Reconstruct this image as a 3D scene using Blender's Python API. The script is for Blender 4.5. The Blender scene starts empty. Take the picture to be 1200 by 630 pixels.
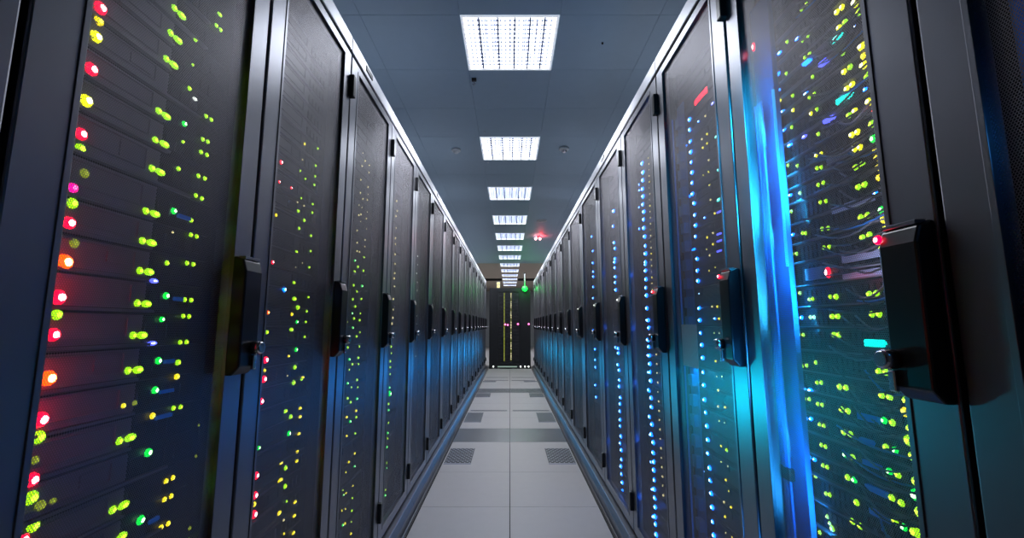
import bpy, bmesh, math, random
from mathutils import Vector
rnd = random.Random(7)
SC = bpy.context.scene
COL = SC.collection

# ------------------------------------------------------------------ camera
CAM_Z = 1.22
F_PX, HOR = 505.0, 380.0
PITCH = math.atan((HOR - 315.0) / F_PX)
SP, CP = math.sin(PITCH), math.cos(PITCH)
cam_d = bpy.data.cameras.new('camera')
cam_d.sensor_width = 36.0
cam_d.lens = 36.0 * F_PX / 1200.0
cam_d.shift_x = 2.5 / 1200.0
cam_d.clip_start = 0.02
cam = bpy.data.objects.new('camera', cam_d)
COL.objects.link(cam)
cam.location = (0, 0, CAM_Z)
cam.rotation_euler = (math.pi / 2 + PITCH, 0, 0)
SC.camera = cam

# ------------------------------------------------------------------ world and exposure
SC.view_settings.view_transform = 'Standard'
SC.view_settings.look = 'None'
SC.view_settings.exposure = 0.0
SC.view_settings.gamma = 1.0
SC.view_settings.use_curve_mapping = False
SC.cycles.use_denoising = True
SC.cycles.transparent_max_bounces = 24
SC.cycles.max_bounces = 8
SC.cycles.sample_clamp_indirect = 4.0
w = bpy.data.worlds.new('world'); SC.world = w
w.use_nodes = True
w.node_tree.nodes['Background'].inputs[0].default_value = (0.10, 0.16, 0.26, 1)
w.node_tree.nodes['Background'].inputs[1].default_value = 0.0

# fixtures along the ceiling: (start, end) along the aisle
FIXTURES = [(2.37, 2.93), (4.06, 4.66), (5.63, 6.23), (7.16, 7.80), (8.59, 9.24), (9.98, 10.66), (11.42, 12.08), (12.95, 13.65),
            (14.35, 15.1), (15.8, 16.5), (17.15, 17.85), (18.5, 19.2), (19.9, 20.6)]
CEIL = CAM_Z + 1.84
LAMP_DOWN, WALL_WASH, BLUE_L, BLUE_R = 11.0, 18.0, 10.0, 8.0
def lamp(name, kind, loc, energy, color, rot=(0, 0, 0), **kw):
    l = bpy.data.lights.new(name, kind)
    l.energy = energy; l.color = color
    for k, v in kw.items(): setattr(l, k, v)
    o = bpy.data.objects.new(name, l); COL.objects.link(o)
    o.location = loc; o.rotation_euler = rot
    return o
def aim(o, target):
    o.rotation_euler = (Vector(target) - o.location).to_track_quat('-Z', 'Y').to_euler()
for a, b in FIXTURES:      # each fixture's light straight down, plus added side lamps washing the cabinet tops
    lamp('ceiling_light_and_wash', 'AREA', (0, (a + b) / 2, CEIL - 0.012), LAMP_DOWN, (0.88, 0.93, 1.0), shape='RECTANGLE', size=0.54, size_y=(b - a) - 0.06)
    for s in (-1, 1):
        o = lamp('ceiling_light_and_wash', 'AREA', (s * 0.1, (a + b) / 2, CEIL - 0.03), WALL_WASH, (0.90, 0.92, 1.0), shape='RECTANGLE', size=0.54, size_y=0.2, spread=math.radians(66))
        o.rotation_euler = Vector((s * 0.74, 0, -0.67)).to_track_quat('-Z', 'X').to_euler()
# added low lamps in the aisle, standing in for the cabinets' blue LEDs
for k in range(20):
    y = 0.35 + k * 0.6
    far_ = min(1.0, 0.05 + y / 8.0)
    yl = min(y + 2.2, 12.05)
    o = lamp('blue_aisle_fill', 'SPOT', (0.55, yl, 0.62), BLUE_L * far_, (0.0, 0.22 + 0.16 * far_, 1.0), shadow_soft_size=0.08, spot_size=math.radians(38), spot_blend=0.6)
    aim(o, (-0.67, y, 0.42))
    o = lamp('blue_aisle_fill', 'SPOT', (-0.55, yl, 0.62), BLUE_R * far_, (0.0, 0.42, 0.85), shadow_soft_size=0.08, spot_size=math.radians(38), spot_blend=0.6)
    aim(o, (0.67, y, 0.42))
o = lamp('teal_aisle_fill', 'SPOT', (-0.52, 3.3, 0.70), 38.0, (0.0, 0.62, 0.85), shadow_soft_size=0.10, spot_size=math.radians(26), spot_blend=1.0)  # added teal lamp, set to throw a highlight on the right frames
aim(o, (0.67, 1.22, 1.0))

# ------------------------------------------------------------------ helpers
def ray(u, v):
    y = (315.0 - v) / F_PX
    return (u - 597.5) / F_PX, CP - y * SP, SP + y * CP
def on_side(u, v, X):            # a point of the photograph on the vertical plane x = X
    x, y, z = ray(u, v); t = X / x
    return t * y, CAM_Z + t * z
def on_level(u, v, Z):
    x, y, z = ray(u, v); t = (Z - CAM_Z) / z
    return t * x, t * y
def on_depth(u, v, Y):
    x, y, z = ray(u, v); t = Y / y
    return t * x, CAM_Z + t * z

def mat(name, color, rough=0.5, metal=0.0, emit=None, strength=0.0, noise=0.0, sampling=None, spec=0.5):
    m = bpy.data.materials.new(name); m.use_nodes = True
    nt = m.node_tree; b = nt.nodes['Principled BSDF']
    b.inputs['Base Color'].default_value = (*color, 1)
    b.inputs['Roughness'].default_value = rough
    b.inputs['Metallic'].default_value = metal
    b.inputs['Specular IOR Level'].default_value = spec
    if noise:
        tc = nt.nodes.new('ShaderNodeTexCoord'); n = nt.nodes.new('ShaderNodeTexNoise'); n.inputs['Scale'].default_value = 14
        n.inputs['Detail'].default_value = 5
        mx = nt.nodes.new('ShaderNodeMix'); mx.data_type = 'RGBA'
        mx.inputs[6].default_value = (*[c * (1 - noise) for c in color], 1); mx.inputs[7].default_value = (*[min(1, c * (1 + noise)) for c in color], 1)
        nt.links.new(tc.outputs['Object'], n.inputs['Vector']); nt.links.new(n.outputs['Fac'], mx.inputs[0]); nt.links.new(mx.outputs[2], b.inputs['Base Color'])
    if emit:
        b.inputs['Emission Color'].default_value = (*emit, 1)
        b.inputs['Emission Strength'].default_value = strength
    if sampling: m.cycles.emission_sampling = sampling
    return m

def perforated(name, color, pitch, radius, rough=0.45, metal=0.5, axes=(1, 2), hole=None):
    """sheet metal with a staggered grid of round holes; hole=None cuts them through"""
    m = mat(name, color, rough, metal)
    nt = m.node_tree; N = nt.nodes; L = nt.links
    tc = N.new('ShaderNodeTexCoord'); sep = N.new('ShaderNodeSeparateXYZ'); L.new(tc.outputs['Object'], sep.inputs[0])
    def mt(op, a, b=None):
        n = N.new('ShaderNodeMath'); n.operation = op
        for i, x in enumerate((a, b)):
            if x is None: continue
            if isinstance(x, (int, float)): n.inputs[i].default_value = x
            else: L.new(x, n.inputs[i])
        return n.outputs[0]
    A = mt('DIVIDE', sep.outputs[axes[0]], pitch); B = mt('DIVIDE', sep.outputs[axes[1]], pitch * math.sqrt(3))
    def dist(off):
        a = mt('SUBTRACT', mt('FRACT', mt('ADD', A, off + 1000.0)), 0.5)
        b = mt('MULTIPLY', mt('SUBTRACT', mt('FRACT', mt('ADD', B, off + 1000.0)), 0.5), math.sqrt(3))
        return mt('ADD', mt('MULTIPLY', a, a), mt('MULTIPLY', b, b))
    dd = mt('MINIMUM', dist(0.0), dist(0.5))
    isheet = mt('GREATER_THAN', dd, (radius / pitch) ** 2)
    b = N['Principled BSDF']
    if hole is None:
        L.new(isheet, b.inputs['Alpha'])
    else:
        mx = N.new('ShaderNodeMix'); mx.data_type = 'RGBA'
        mx.inputs[6].default_value = (*hole, 1); mx.inputs[7].default_value = (*color, 1)
        L.new(isheet, mx.inputs[0]); L.new(mx.outputs[2], b.inputs['Base Color'])
    return m

M = {}
M['frame'] = mat('grey_powder_coat', (0.22, 0.222, 0.25), 0.36, 0.9, noise=0.04)
M['trim'] = mat('pale_grey_coat', (0.45, 0.46, 0.50), 0.42, 0.8, noise=0.03)
M['body'] = mat('black_cabinet_steel', (0.012, 0.013, 0.017), 0.5, 0.2)
M['mesh'] = perforated('perforated_steel', (0.26, 0.25, 0.275), 0.0040, 0.00172, 0.46, 0.8)
M['black'] = mat('black_plastic', (0.008, 0.008, 0.010), 0.32)
M['handle'] = mat('black_handle_coat', (0.012, 0.012, 0.016), 0.28, 0.2)
M['chrome'] = mat('chrome', (0.62, 0.60, 0.64), 0.18, 1.0)
M['chassis'] = mat('server_black', (0.02, 0.02, 0.026), 0.45, 0.3, noise=0.2)
M['bezel'] = mat('violet_grey_bezel', (0.36, 0.31, 0.39), 0.42, 0.3, noise=0.15)
M['bezel_d'] = mat('dark_grey_bezel', (0.06, 0.06, 0.075), 0.42, 0.4, noise=0.15)
M['rail'] = mat('bare_steel_rail', (0.33, 0.31, 0.36), 0.35, 0.8)
M['port'] = mat('port_black', (0.006, 0.006, 0.008), 0.5)
M['lav'] = mat('lavender_label_plate', (0.60, 0.64, 0.95), 0.4)
M['ceil'] = mat('ceiling_tile_blue_grey', (0.34, 0.45, 0.55), 0.55, noise=0.04)
M['ceil_far'] = mat('beige_ceiling_panel', (0.42, 0.34, 0.27), 0.6, noise=0.08)
M['dark'] = mat('dark_gap', (0.004, 0.004, 0.006), 0.8)
M['wall'] = mat('grey_wall_paint', (0.30, 0.32, 0.33), 0.7, noise=0.05)
M['floor'] = mat('grey_floor_tile', (0.50, 0.475, 0.475), 0.5, 0.0, noise=0.035)
M['vent'] = perforated('slotted_floor_panel', (0.36, 0.37, 0.41), 0.017, 0.0071, 0.4, 0.3, (0, 1), hole=(0.02, 0.02, 0.025))
M['grille'] = perforated('coarse_floor_grille', (0.36, 0.37, 0.42), 0.042, 0.0175, 0.4, 0.3, (0, 1), hole=(0.015, 0.015, 0.02))
M['white'] = mat('white_plastic', (0.62, 0.64, 0.66), 0.5)
M['fix_frame'] = mat('white_fixture_frame', (0.8, 0.82, 0.85), 0.4, emit=(0.85, 0.9, 1.0), strength=0.55, sampling='NONE')  # frame glow painted by emission; only the diffuser is lit
M['diffuser'] = mat('lit_diffuser', (0.9, 0.9, 0.9), 0.5, emit=(0.93, 0.96, 1.0), strength=7.0, sampling='NONE')
M['louver'] = mat('louver_aluminium', (0.30, 0.34, 0.48), 0.45, 0.2)
M['paper'] = mat('grey_paper_sheet', (0.80, 0.76, 0.85), 0.7)
M['cable_k'] = mat('black_cable', (0.018, 0.018, 0.022), 0.35)
M['cable_g'] = mat('grey_cable', (0.16, 0.15, 0.19), 0.4)
M['cable_b'] = mat('blue_cable', (0.02, 0.22, 0.75), 0.35)
M['plate_b'] = mat('blue_cable_manager', (0.05, 0.26, 0.70), 0.5)
M['ribbon_b'] = mat('blue_ribbon', (0.01, 0.10, 0.45), 0.5, emit=(0.0, 0.12, 0.7), strength=0.35, sampling='NONE')  # ribbons are no lamps; a faint glow is painted in
M['foot'] = mat('dim_foot_light', (0.05, 0.05, 0.05), 0.4, emit=(0.25, 0.35, 0.30), strength=1.0, sampling='NONE')
M['strip_c'] = mat('cyan_led_strip', (0.0, 0.2, 0.4), 0.4, emit=(0.02, 0.45, 1.0), strength=1.6, sampling='NONE')

#        rim colour, rim strength, core colour, core strength
LEDC = {'R': ((1, 0.0, 0.015), 4.0, (1.0, 0.45, 0.5), 12.0),
        'O': ((1, 0.05, 0.0), 3.0, (1.0, 0.75, 0.2), 8.0),
        'Y': ((0.80, 0.66, 0.0), 1.1, (1.0, 0.92, 0.10), 2.0),
        'H': ((0.75, 0.80, 0.0), 1.3, (1.0, 1.0, 0.55), 4.0),
        'L': ((0.34, 0.85, 0.0), 0.9, (0.75, 1.0, 0.05), 1.8),
        'D': ((0.20, 0.26, 0.01), 0.6, (0.35, 0.42, 0.03), 0.8),
        'G': ((0.0, 0.75, 0.05), 1.1, (0.6, 1.0, 0.55), 4.0),
        'M': ((1.0, 0.0, 0.25), 1.5, (1.0, 0.15, 0.45), 2.0),
        'B': ((0.0, 0.14, 1.0), 5.0, (0.35, 0.65, 1.0), 10.0),
        'V': ((0.08, 0.10, 1.0), 2.0, (0.5, 0.55, 1.0), 4.0),
        'C': ((0.0, 0.75, 0.65), 1.4, (0.35, 1.0, 0.95), 2.4),
        'W': ((0.7, 0.75, 0.7), 0.9, (0.9, 0.95, 0.9), 2.0),
        'P': ((0.65, 0.55, 0.2), 0.8, (0.95, 0.85, 0.45), 1.6)}
LEDN = {'R': 'red', 'O': 'orange-red', 'Y': 'yellow', 'H': 'bright yellow', 'L': 'yellow-green', 'D': 'dim green', 'G': 'bright green',
        'M': 'magenta', 'B': 'blue', 'V': 'violet-blue', 'C': 'cyan', 'W': 'white', 'P': 'pale yellow'}
LEDM = {k: (mat('led_rim_' + LEDN[k], (0.05, 0.05, 0.05), 0.4, emit=v[0], strength=v[1] * (2.6 if k in 'LYGHDPW' else 2.2), sampling='NONE'),
            mat('led_core_' + LEDN[k], (0.05, 0.05, 0.05), 0.4, emit=v[2], strength=v[3] * 1.8, sampling='NONE')) for k, v in LEDC.items()}

def link(name, me, material, parent=None, loc=None):
    me.name = name
    for m in (material if isinstance(material, (list, tuple)) else [material]):
        me.materials.append(m)
    o = bpy.data.objects.new(name, me); COL.objects.link(o)
    if parent is not None: o.parent = parent
    if loc is not None: o.location = loc
    return o
def thing(name, label, cat, loc=(0, 0, 0), group=None):
    o = bpy.data.objects.new(name, None); COL.objects.link(o)
    o.empty_display_size = 0.05
    o.location = loc; o['label'] = label; o['category'] = cat
    if group: o['group'] = group
    return o
def tag(o, label, cat, group=None):
    o['label'] = label; o['category'] = cat
    if group: o['group'] = group
    return o
def struct(o): o['kind'] = 'structure'; return o

class MB:
    """collects boxes and tubes into one mesh"""
    def __init__(s): s.v = []; s.f = []; s.m = []; s.sm = []
    def box(s, x0, x1, y0, y1, z0, z1, mi=0):
        if x0 > x1: x0, x1 = x1, x0
        n = len(s.v)
        s.v += [(x0, y0, z0), (x1, y0, z0), (x1, y1, z0), (x0, y1, z0), (x0, y0, z1), (x1, y0, z1), (x1, y1, z1), (x0, y1, z1)]
        for f in ((0, 3, 2, 1), (4, 5, 6, 7), (0, 1, 5, 4), (1, 2, 6, 5), (2, 3, 7, 6), (3, 0, 4, 7)):
            s.f.append(tuple(n + i for i in f)); s.m.append(mi); s.sm.append(False)
        return s
    def tube(s, pts, r, k=6, mi=0):
        pts = [Vector(p) for p in pts]; rings = []
        for i, p in enumerate(pts):
            t = (pts[min(i + 1, len(pts) - 1)] - pts[max(i - 1, 0)]).normalized()
            up = Vector((0, 0, 1)) if abs(t.z) < 0.9 else Vector((1, 0, 0))
            a = t.cross(up).normalized(); b = t.cross(a).normalized()
            n = len(s.v); rings.append(n)
            for j in range(k):
                q = 2 * math.pi * j / k
                s.v.append(tuple(p + a * (r * math.cos(q)) + b * (r * math.sin(q))))
        for i in range(len(rings) - 1):
            for j in range(k):
                s.f.append((rings[i] + j, rings[i] + (j + 1) % k, rings[i + 1] + (j + 1) % k, rings[i + 1] + j)); s.m.append(mi); s.sm.append(True)
        s.f.append(tuple(rings[0] + j for j in reversed(range(k)))); s.m.append(mi); s.sm.append(False)
        s.f.append(tuple(rings[-1] + j for j in range(k))); s.m.append(mi); s.sm.append(False)
        return s
    def lathe(s, prof, k=20, axis='z', c=(0, 0, 0), mi=0):
        """prof: (radius, height) pairs, turned about an axis through c"""
        rings = []
        for r, h in prof:
            n = len(s.v); rings.append(n)
            for j in range(k):
                q = 2 * math.pi * j / k; a, b = r * math.cos(q), r * math.sin(q)
                p = {'z': (a, b, h), 'x': (h, a, b), 'y': (a, h, b)}[axis]
                s.v.append((p[0] + c[0], p[1] + c[1], p[2] + c[2]))
        for i in range(len(rings) - 1):
            for j in range(k):
                s.f.append((rings[i] + j, rings[i] + (j + 1) % k, rings[i + 1] + (j + 1) % k, rings[i + 1] + j)); s.m.append(mi); s.sm.append(True)
        for n in (rings[0], rings[-1]):
            s.f.append(tuple(n + j for j in range(k))); s.m.append(mi); s.sm.append(False)
        return s
    def prism(s, prof, y0, y1, mi=0):
        """prof: closed (x, z) outline swept from y0 to y1"""
        n = len(s.v); k = len(prof)
        s.v += [(x, y0, z) for x, z in prof] + [(x, y1, z) for x, z in prof]
        for j in range(k):
            s.f.append((n + j, n + (j + 1) % k, n + k + (j + 1) % k, n + k + j)); s.m.append(mi); s.sm.append(False)
        s.f.append(tuple(n + j for j in reversed(range(k)))); s.m.append(mi); s.sm.append(False)
        s.f.append(tuple(n + k + j for j in range(k))); s.m.append(mi); s.sm.append(False)
        return s
    def mesh(s, name='m', bevel=0.0, seg=2):
        me = bpy.data.meshes.new(name); me.from_pydata(s.v, [], s.f)
        me.polygons.foreach_set('material_index', s.m); me.polygons.foreach_set('use_smooth', s.sm)
        bm = bmesh.new(); bm.from_mesh(me)
        bmesh.ops.recalc_face_normals(bm, faces=bm.faces)
        if bevel:
            ed = [e for e in bm.edges if len(e.link_faces) == 2 and e.calc_face_angle(0) > 0.6]
            bmesh.ops.bevel(bm, geom=ed, offset=bevel, segments=seg, affect='EDGES', profile=0.5, clamp_overlap=True)
        bm.to_mesh(me); bm.free()
        return me

def led_mesh(key, s):
    """a domed lens of radius 1 facing the aisle (towards -s in x)"""
    me = bpy.data.meshes.new('status_light'); v = []; f = []; mi = []
    K = 10; prof = [(1.0, 0.0), (0.96, 0.25), (0.80, 0.55), (0.50, 0.80), (0.0, 0.92)]
    for r, h in prof[:-1]:
        for j in range(K):
            q = 2 * math.pi * j / K; v.append((-s * h, r * math.cos(q), r * math.sin(q)))
    v.append((-s * 0.92, 0, 0))
    for i in range(len(prof) - 2):
        for j in range(K):
            f.append((i * K + j, i * K + (j + 1) % K, (i + 1) * K + (j + 1) % K, (i + 1) * K + j)); mi.append(0)
    b = (len(prof) - 2) * K
    for j in range(K): f.append((b + j, b + (j + 1) % K, len(v) - 1)); mi.append(1)
    me.from_pydata(v, [], f); me.polygons.foreach_set('material_index', mi)
    for m in LEDM[key]: me.materials.append(m)
    for p in me.polygons: p.use_smooth = True
    return me
LED_CACHE = {}
def bar_mesh(key):
    me = MB().box(-0.5, 0.5, -1, 1, -1, 1).mesh('light_bar', 0.15, 1); me.materials.append(LEDM[key][0]); return me
def led(key, s, pos, parent, r, ly=1.0, name='status_light', lz=1.0):
    k = (key, s, ly > 3)
    if k not in LED_CACHE: LED_CACHE[k] = bar_mesh(key) if ly > 3 else led_mesh(key, s)
    o = bpy.data.objects.new(name, LED_CACHE[k]); COL.objects.link(o)
    o.parent = parent; o.location = Vector(pos) - parent.location if parent else pos
    o.scale = (r * 0.8, r * ly, r * lz)
    o['label'] = LEDN[key] + ' status light'
    return o

# ------------------------------------------------------------------ setting
XF, XD, XS = 0.67, 0.70, 0.75        # door face, cabinet front, server fronts
Z_MESH0, Z_MESH1, Z_DOOR0, Z_DOOR1 = 0.165, 2.318, 0.112, 2.354
Z_TRIM0, Z_TRIM1 = 2.372, 2.437
YN, YFAR = -1.6, 24.0
SEAMS = [-1.6, -0.95, -0.35, 0.25, 0.85, 1.45, 2.05, 2.46, 3.09, 3.78, 4.71, 5.30, 5.90, 6.33, 6.93, 7.45, 7.99, 8.51, 9.1, 9.68, 10.25, 10.9, 11.5, 12.1]
PERF_ROWS = {(4.71, 5.30), (7.99, 8.51)}
fl = MB()
for a, b in zip(SEAMS, SEAMS[1:]):
    if (a, b) in PERF_ROWS: continue
    for x0, x1 in ((-0.6, 0), (0, 0.6)): fl.box(x0 + 0.0028, x1 - 0.0028, a + 0.0015, b - 0.0015, -0.03, 0)
fl.box(-0.6, 0.6, 12.1, YFAR, -0.03, 0)
fl.box(-2.4, -0.62, YN, YFAR, -0.03, -0.0); fl.box(0.62, 2.4, YN, YFAR, -0.03, -0.0)
fl.box(-2.4, 2.4, YN, YFAR, -0.08, -0.031, 1)
struct(link('floor', fl.mesh('floor'), [M['floor'], M['dark']]))

# ceiling: tiles around the fixture openings
cl = MB(); far = MB(); G = 0.0012
ys = [YN, -0.9, -0.3, 0.3, 0.85, 1.40, 1.90]
for i, (a, b) in enumerate(FIXTURES):
    ys.append(a); ys.append(b)
    nxt = FIXTURES[i + 1][0] if i + 1 < len(FIXTURES) else YFAR
    gap = nxt - b; n = max(1, round(gap / 0.52))
    ys += [b + gap * j / n for j in range(1, n)]
ys = sorted(set(ys + [YFAR])); fx = {a for a, b in FIXTURES}
for a, b in zip(ys, ys[1:]):
    tgt = cl if b < 13.0 else far
    for x0, x1 in ((-2.4, -1.5), (-1.5, -0.9), (-0.9, -0.3), (-0.3, 0.3), (0.3, 0.9), (0.9, 1.5), (1.5, 2.4)):
        if a in fx and x0 == -0.3: continue
        tgt.box(x0 + G, x1 - G, a + G, b - G, CEIL, CEIL + 0.02)
cl.box(-2.4, 2.4, YN, YFAR, CEIL + 0.10, CEIL + 0.16, 1)
struct(link('ceiling', cl.mesh('ceiling'), [M['ceil'], M['dark']]))
struct(link('ceiling', far.mesh('ceiling'), M['ceil_far']))
struct(link('wall_left', MB().box(-2.46, -2.4, YN, YFAR, 0, CEIL + 0.16).mesh(), M['wall']))
struct(link('wall_right', MB().box(2.4, 2.46, YN, YFAR, 0, CEIL + 0.16).mesh(), M['wall']))
struct(link('wall_far', MB().box(-2.46, 2.46, YFAR, YFAR + 0.1, 0, CEIL + 0.16).mesh(), M['wall']))
struct(link('wall_near', MB().box(-2.46, 2.46, YN - 0.1, YN, 0, CEIL + 0.16).mesh(), M['wall']))
struct(link('trim_1', MB().box(-2.4, -0.32, 17.3, 17.6, CEIL - 0.07, CEIL).box(0.32, 2.4, 17.3, 17.6, CEIL - 0.07, CEIL).mesh(), M['dark']))

# ------------------------------------------------------------------ ceiling fixtures
ORD = ['first', 'second', 'third', 'fourth', 'fifth', 'sixth', 'seventh', 'eighth', 'ninth', 'tenth', 'eleventh', 'twelfth', 'thirteenth',
       'fourteenth', 'fifteenth', 'sixteenth', 'seventeenth', 'eighteenth', 'nineteenth', 'twentieth', 'twenty-first', 'twenty-second',
       'twenty-third', 'twenty-fourth', 'twenty-fifth', 'twenty-sixth', 'twenty-seventh', 'twenty-eighth', 'twenty-ninth', 'thirtieth'] + \
      ['thirty-' + x for x in ('first', 'second', 'third', 'fourth', 'fifth', 'sixth', 'seventh', 'eighth', 'ninth')] + ['fortieth'] + \
      ['forty-' + x for x in ('first', 'second', 'third', 'fourth', 'fifth', 'sixth', 'seventh', 'eighth', 'ninth')]
fr = MB(); W = 0.298
for b in ((-W, W, -W, -W + 0.014), (-W, W, W - 0.014, W), (-W, -W + 0.014, -W + 0.014, W - 0.014), (W - 0.014, W, -W + 0.014, W - 0.014)):
    fr.box(*b, -0.006, 0.05)
fr_me = fr.mesh('fixture_frame', 0.001, 1); fr_me.materials.append(M['fix_frame'])
df_me = MB().box(-0.284, 0.284, -0.284, 0.284, 0.014, 0.020).mesh('diffuser_panel'); df_me.materials.append(M['diffuser'])
lv = MB()
for x in (-0.19, -0.075, 0.03, 0.125, 0.215): lv.box(x - 0.0055, x + 0.0055, -0.284, 0.284, 0.0, 0.012)
for k in range(1, 20): lv.box(-0.284 + k * 0.0284 - 0.0018, -0.284 + k * 0.0284 + 0.0018, -0.284, 0.284, 0.003, 0.009)
for k in range(1, 13): lv.box(-0.284, 0.284, -0.284 + k * 0.0437 - 0.0024, -0.284 + k * 0.0437 + 0.0024, 0.002, 0.018)
for x in (-0.155, -0.10, 0.0, 0.095, 0.165):
    lv.box(x, x + 0.006, -0.25, 0.10, 0.009, 0.013)
lv_me = lv.mesh('louver_grid'); lv_me.materials.append(M['louver'])
for i, (a, b) in enumerate(FIXTURES):
    lab = 'square recessed louvred ceiling light, ' + ('the nearest and largest above the aisle' if i == 0 else 'the farthest of the row above the aisle' if i == len(FIXTURES) - 1 else ORD[i] + ' from the front above the aisle')
    t = thing('ceiling_light', lab, 'ceiling light', (0, (a + b) / 2, CEIL), 'louvred lights along the ceiling')
    t.scale = (1, (b - a - 0.004) / 0.596, 1)
    for nm, me in (('frame', fr_me), ('diffuser', df_me), ('louver', lv_me)):
        o = bpy.data.objects.new(nm, me); COL.objects.link(o); o.parent = t

# ------------------------------------------------------------------ small ceiling things
def dome(name, label, cat, x, y, r, h, material):
    t = thing(name, label, cat, (x, y, CEIL))
    link('base', MB().lathe([(r, 0), (r, -h * 0.4), (r * 0.9, -h * 0.5)]).mesh(), material, t)
    link('sensor_cap', MB().lathe([(r * 0.55, -h * 0.5), (r * 0.55, -h * 0.8), (r * 0.3, -h)]).mesh(), M['chrome'] if 'right' in label else material, t)
    return t
dome('smoke_detector', 'round white smoke detector on the ceiling right of the second light', 'smoke detector', 0.57, 4.33, 0.052, 0.05, M['white'])
dome('smoke_detector', 'small pale smoke detector on the ceiling left of the second light', 'smoke detector', -0.57, 4.37, 0.048, 0.045, M['white'])
dome('smoke_detector', 'round white disc detector on the ceiling before the red sensor', 'smoke detector', 0.57, 7.51, 0.09, 0.03, M['white'])
t = thing('hanging_hook', 'small dark hook hanging from the ceiling just behind the nearest light', 'hook', (-0.27, 3.04, CEIL))
link('bracket', MB().box(-0.018, 0.018, -0.012, 0.012, -0.022, 0).mesh(bevel=0.003), M['black'], t)
link('hook', MB().tube([(0, 0, -0.02), (0, 0, -0.035), (0.008, 0, -0.045), (0.0, 0, -0.055), (-0.01, 0, -0.045)], 0.003).mesh(), M['cable_g'], t)
t = thing('ceiling_sensor', 'ceiling sensor glowing red near the right cabinets', 'sensor', (0.60, 8.93, CEIL))
link('base', MB().lathe([(0.05, 0), (0.05, -0.02), (0.03, -0.035)]).mesh(), M['white'], t)
def bulb_mesh(r, key, nm):
    me = MB().lathe([(0.001, r), (r * 0.7, r * 0.7), (r, 0), (r * 0.7, -r * 0.7), (0.001, -r)], 12).mesh(nm)
    me.materials.append(LEDM[key][1]); return me
for dx in (-0.055, 0.035):
    o = bpy.data.objects.new('red_lens', bulb_mesh(0.024, 'R', 'red_lens')); COL.objects.link(o); o.parent = t; o.location = (dx, 0, -0.05)
lamp('red_sensor_light', 'POINT', (0.66, 8.88, CEIL - 0.07), 2.5, (1, 0.02, 0.03), shadow_soft_size=0.02)
for (u, v), lab in {(568, 154): 'tiny white indicator on the ceiling in front of the second light', (572, 190): 'tiny white indicator on the ceiling behind the second light',
                    (644, 225): 'thin pale sprinkler head on the ceiling right of the third light', (706, 50): 'tiny dark screw mark on the ceiling right of the nearest light'}.items():
    x, y = on_level(u, v, CEIL)
    m_ = M['black'] if 'dark' in lab else M['white']
    tag(link('sprinkler_head' if 'sprinkler' in lab else 'ceiling_indicator', MB().lathe([(0.007, 0), (0.007, -0.006), (0.004, -0.012)], 12).mesh(), m_, None, (x, y, CEIL)), lab, 'sprinkler' if 'sprinkler' in lab else 'indicator')

# ------------------------------------------------------------------ floor vents
for (a, b) in sorted(PERF_ROWS):
    for s in (-1, 1):
        lab = 'perforated floor tile on the %s of the aisle, %s row' % ('left' if s < 0 else 'right', 'nearer' if a < 5 else 'farther')
        tag(link('perforated_floor_tile', MB().box(-0.298, 0.298, -(b - a) / 2 + 0.0015, (b - a) / 2 - 0.0015, -0.03, 0).mesh(), M['vent'], None, (s * 0.3, (a + b) / 2, 0)), lab, 'floor tile', 'perforated tiles in the aisle floor')
for ya, yb, xi, wh in ((4.02, 4.47, 0.345, 'nearest'), (5.66, 6.22, 0.365, 'second'), (7.55, 7.93, 0.34, 'third'), (9.50, 9.62, 0.30, 'farthest')):
    for s in (-1, 1):
        t = thing('floor_grille', 'small floor grille at the %s edge of the aisle, %s pair' % ('left' if s < 0 else 'right', wh), 'floor vent', (s * (xi + 0.585) / 2, (ya + yb) / 2, 0), 'small grilles along the aisle edges')
        hw, hl = (0.585 - xi) / 2, (yb - ya) / 2
        link('grille', MB().box(-hw, hw, -hl, hl, 0, 0.0015).mesh(), M['grille'], t)
        link('front_lip', MB().box(-hw, hw, -hl - 0.035, -hl - 0.022, 0, 0.003).mesh(), M['louver'], t)
for y in (6.33, 9.70, 10.22):
    for s in (-1, 1):
        tag(link('slot_strip', MB().box(-0.26, 0.26, -0.035, 0.035, 0, 0.0015).mesh(), M['grille'], None, (s * 0.3, y + 0.04, 0)),
            'narrow dark slotted strip across the %s floor tiles, %s' % ('left' if s < 0 else 'right', {6.33: 'nearest of three', 9.70: 'middle of three', 10.22: 'farthest of three'}[y]), 'floor vent')

# ------------------------------------------------------------------ cabinets
SB = {-1: [-0.09, 0.546, 1.107, 1.70, 2.335, 2.97, 3.62, 4.33, 5.05, 5.72, 6.43, 7.13, 7.85, 8.55, 9.27, 9.98, 10.70, 11.42, 12.14],
      1: [0.03, 0.656, 1.235, 1.853, 2.49, 3.20, 3.98, 4.77, 5.54, 6.26, 7.0, 7.74, 8.47, 9.2, 9.94, 10.67, 11.41, 12.14]}
SIDE = {-1: 'left', 1: 'right'}
HZ0, HZ1 = 1.100, 1.385
def ring(y0, y1, z0, z1, wy0, wy1, wz0, wz1, x0, x1):
    m = MB()
    o = [(y0, z0), (y1, z0), (y1, z1), (y0, z1)]; i = [(y0 + wy0, z0 + wz0), (y1 - wy1, z0 + wz0), (y1 - wy1, z1 - wz1), (y0 + wy0, z1 - wz1)]
    for x in (x0, x1):
        for q in (o, i): m.v += [(x, a, b) for a, b in q]
    for j in range(4):
        k = (j + 1) % 4
        m.f += [(j, k, 4 + k, 4 + j), (8 + j, 8 + k, 12 + k, 12 + j), (j, k, 8 + k, 8 + j), (4 + j, 4 + k, 12 + k, 12 + j)]
    m.m = [0] * len(m.f); m.sm = [False] * len(m.f)
    return m
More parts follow.
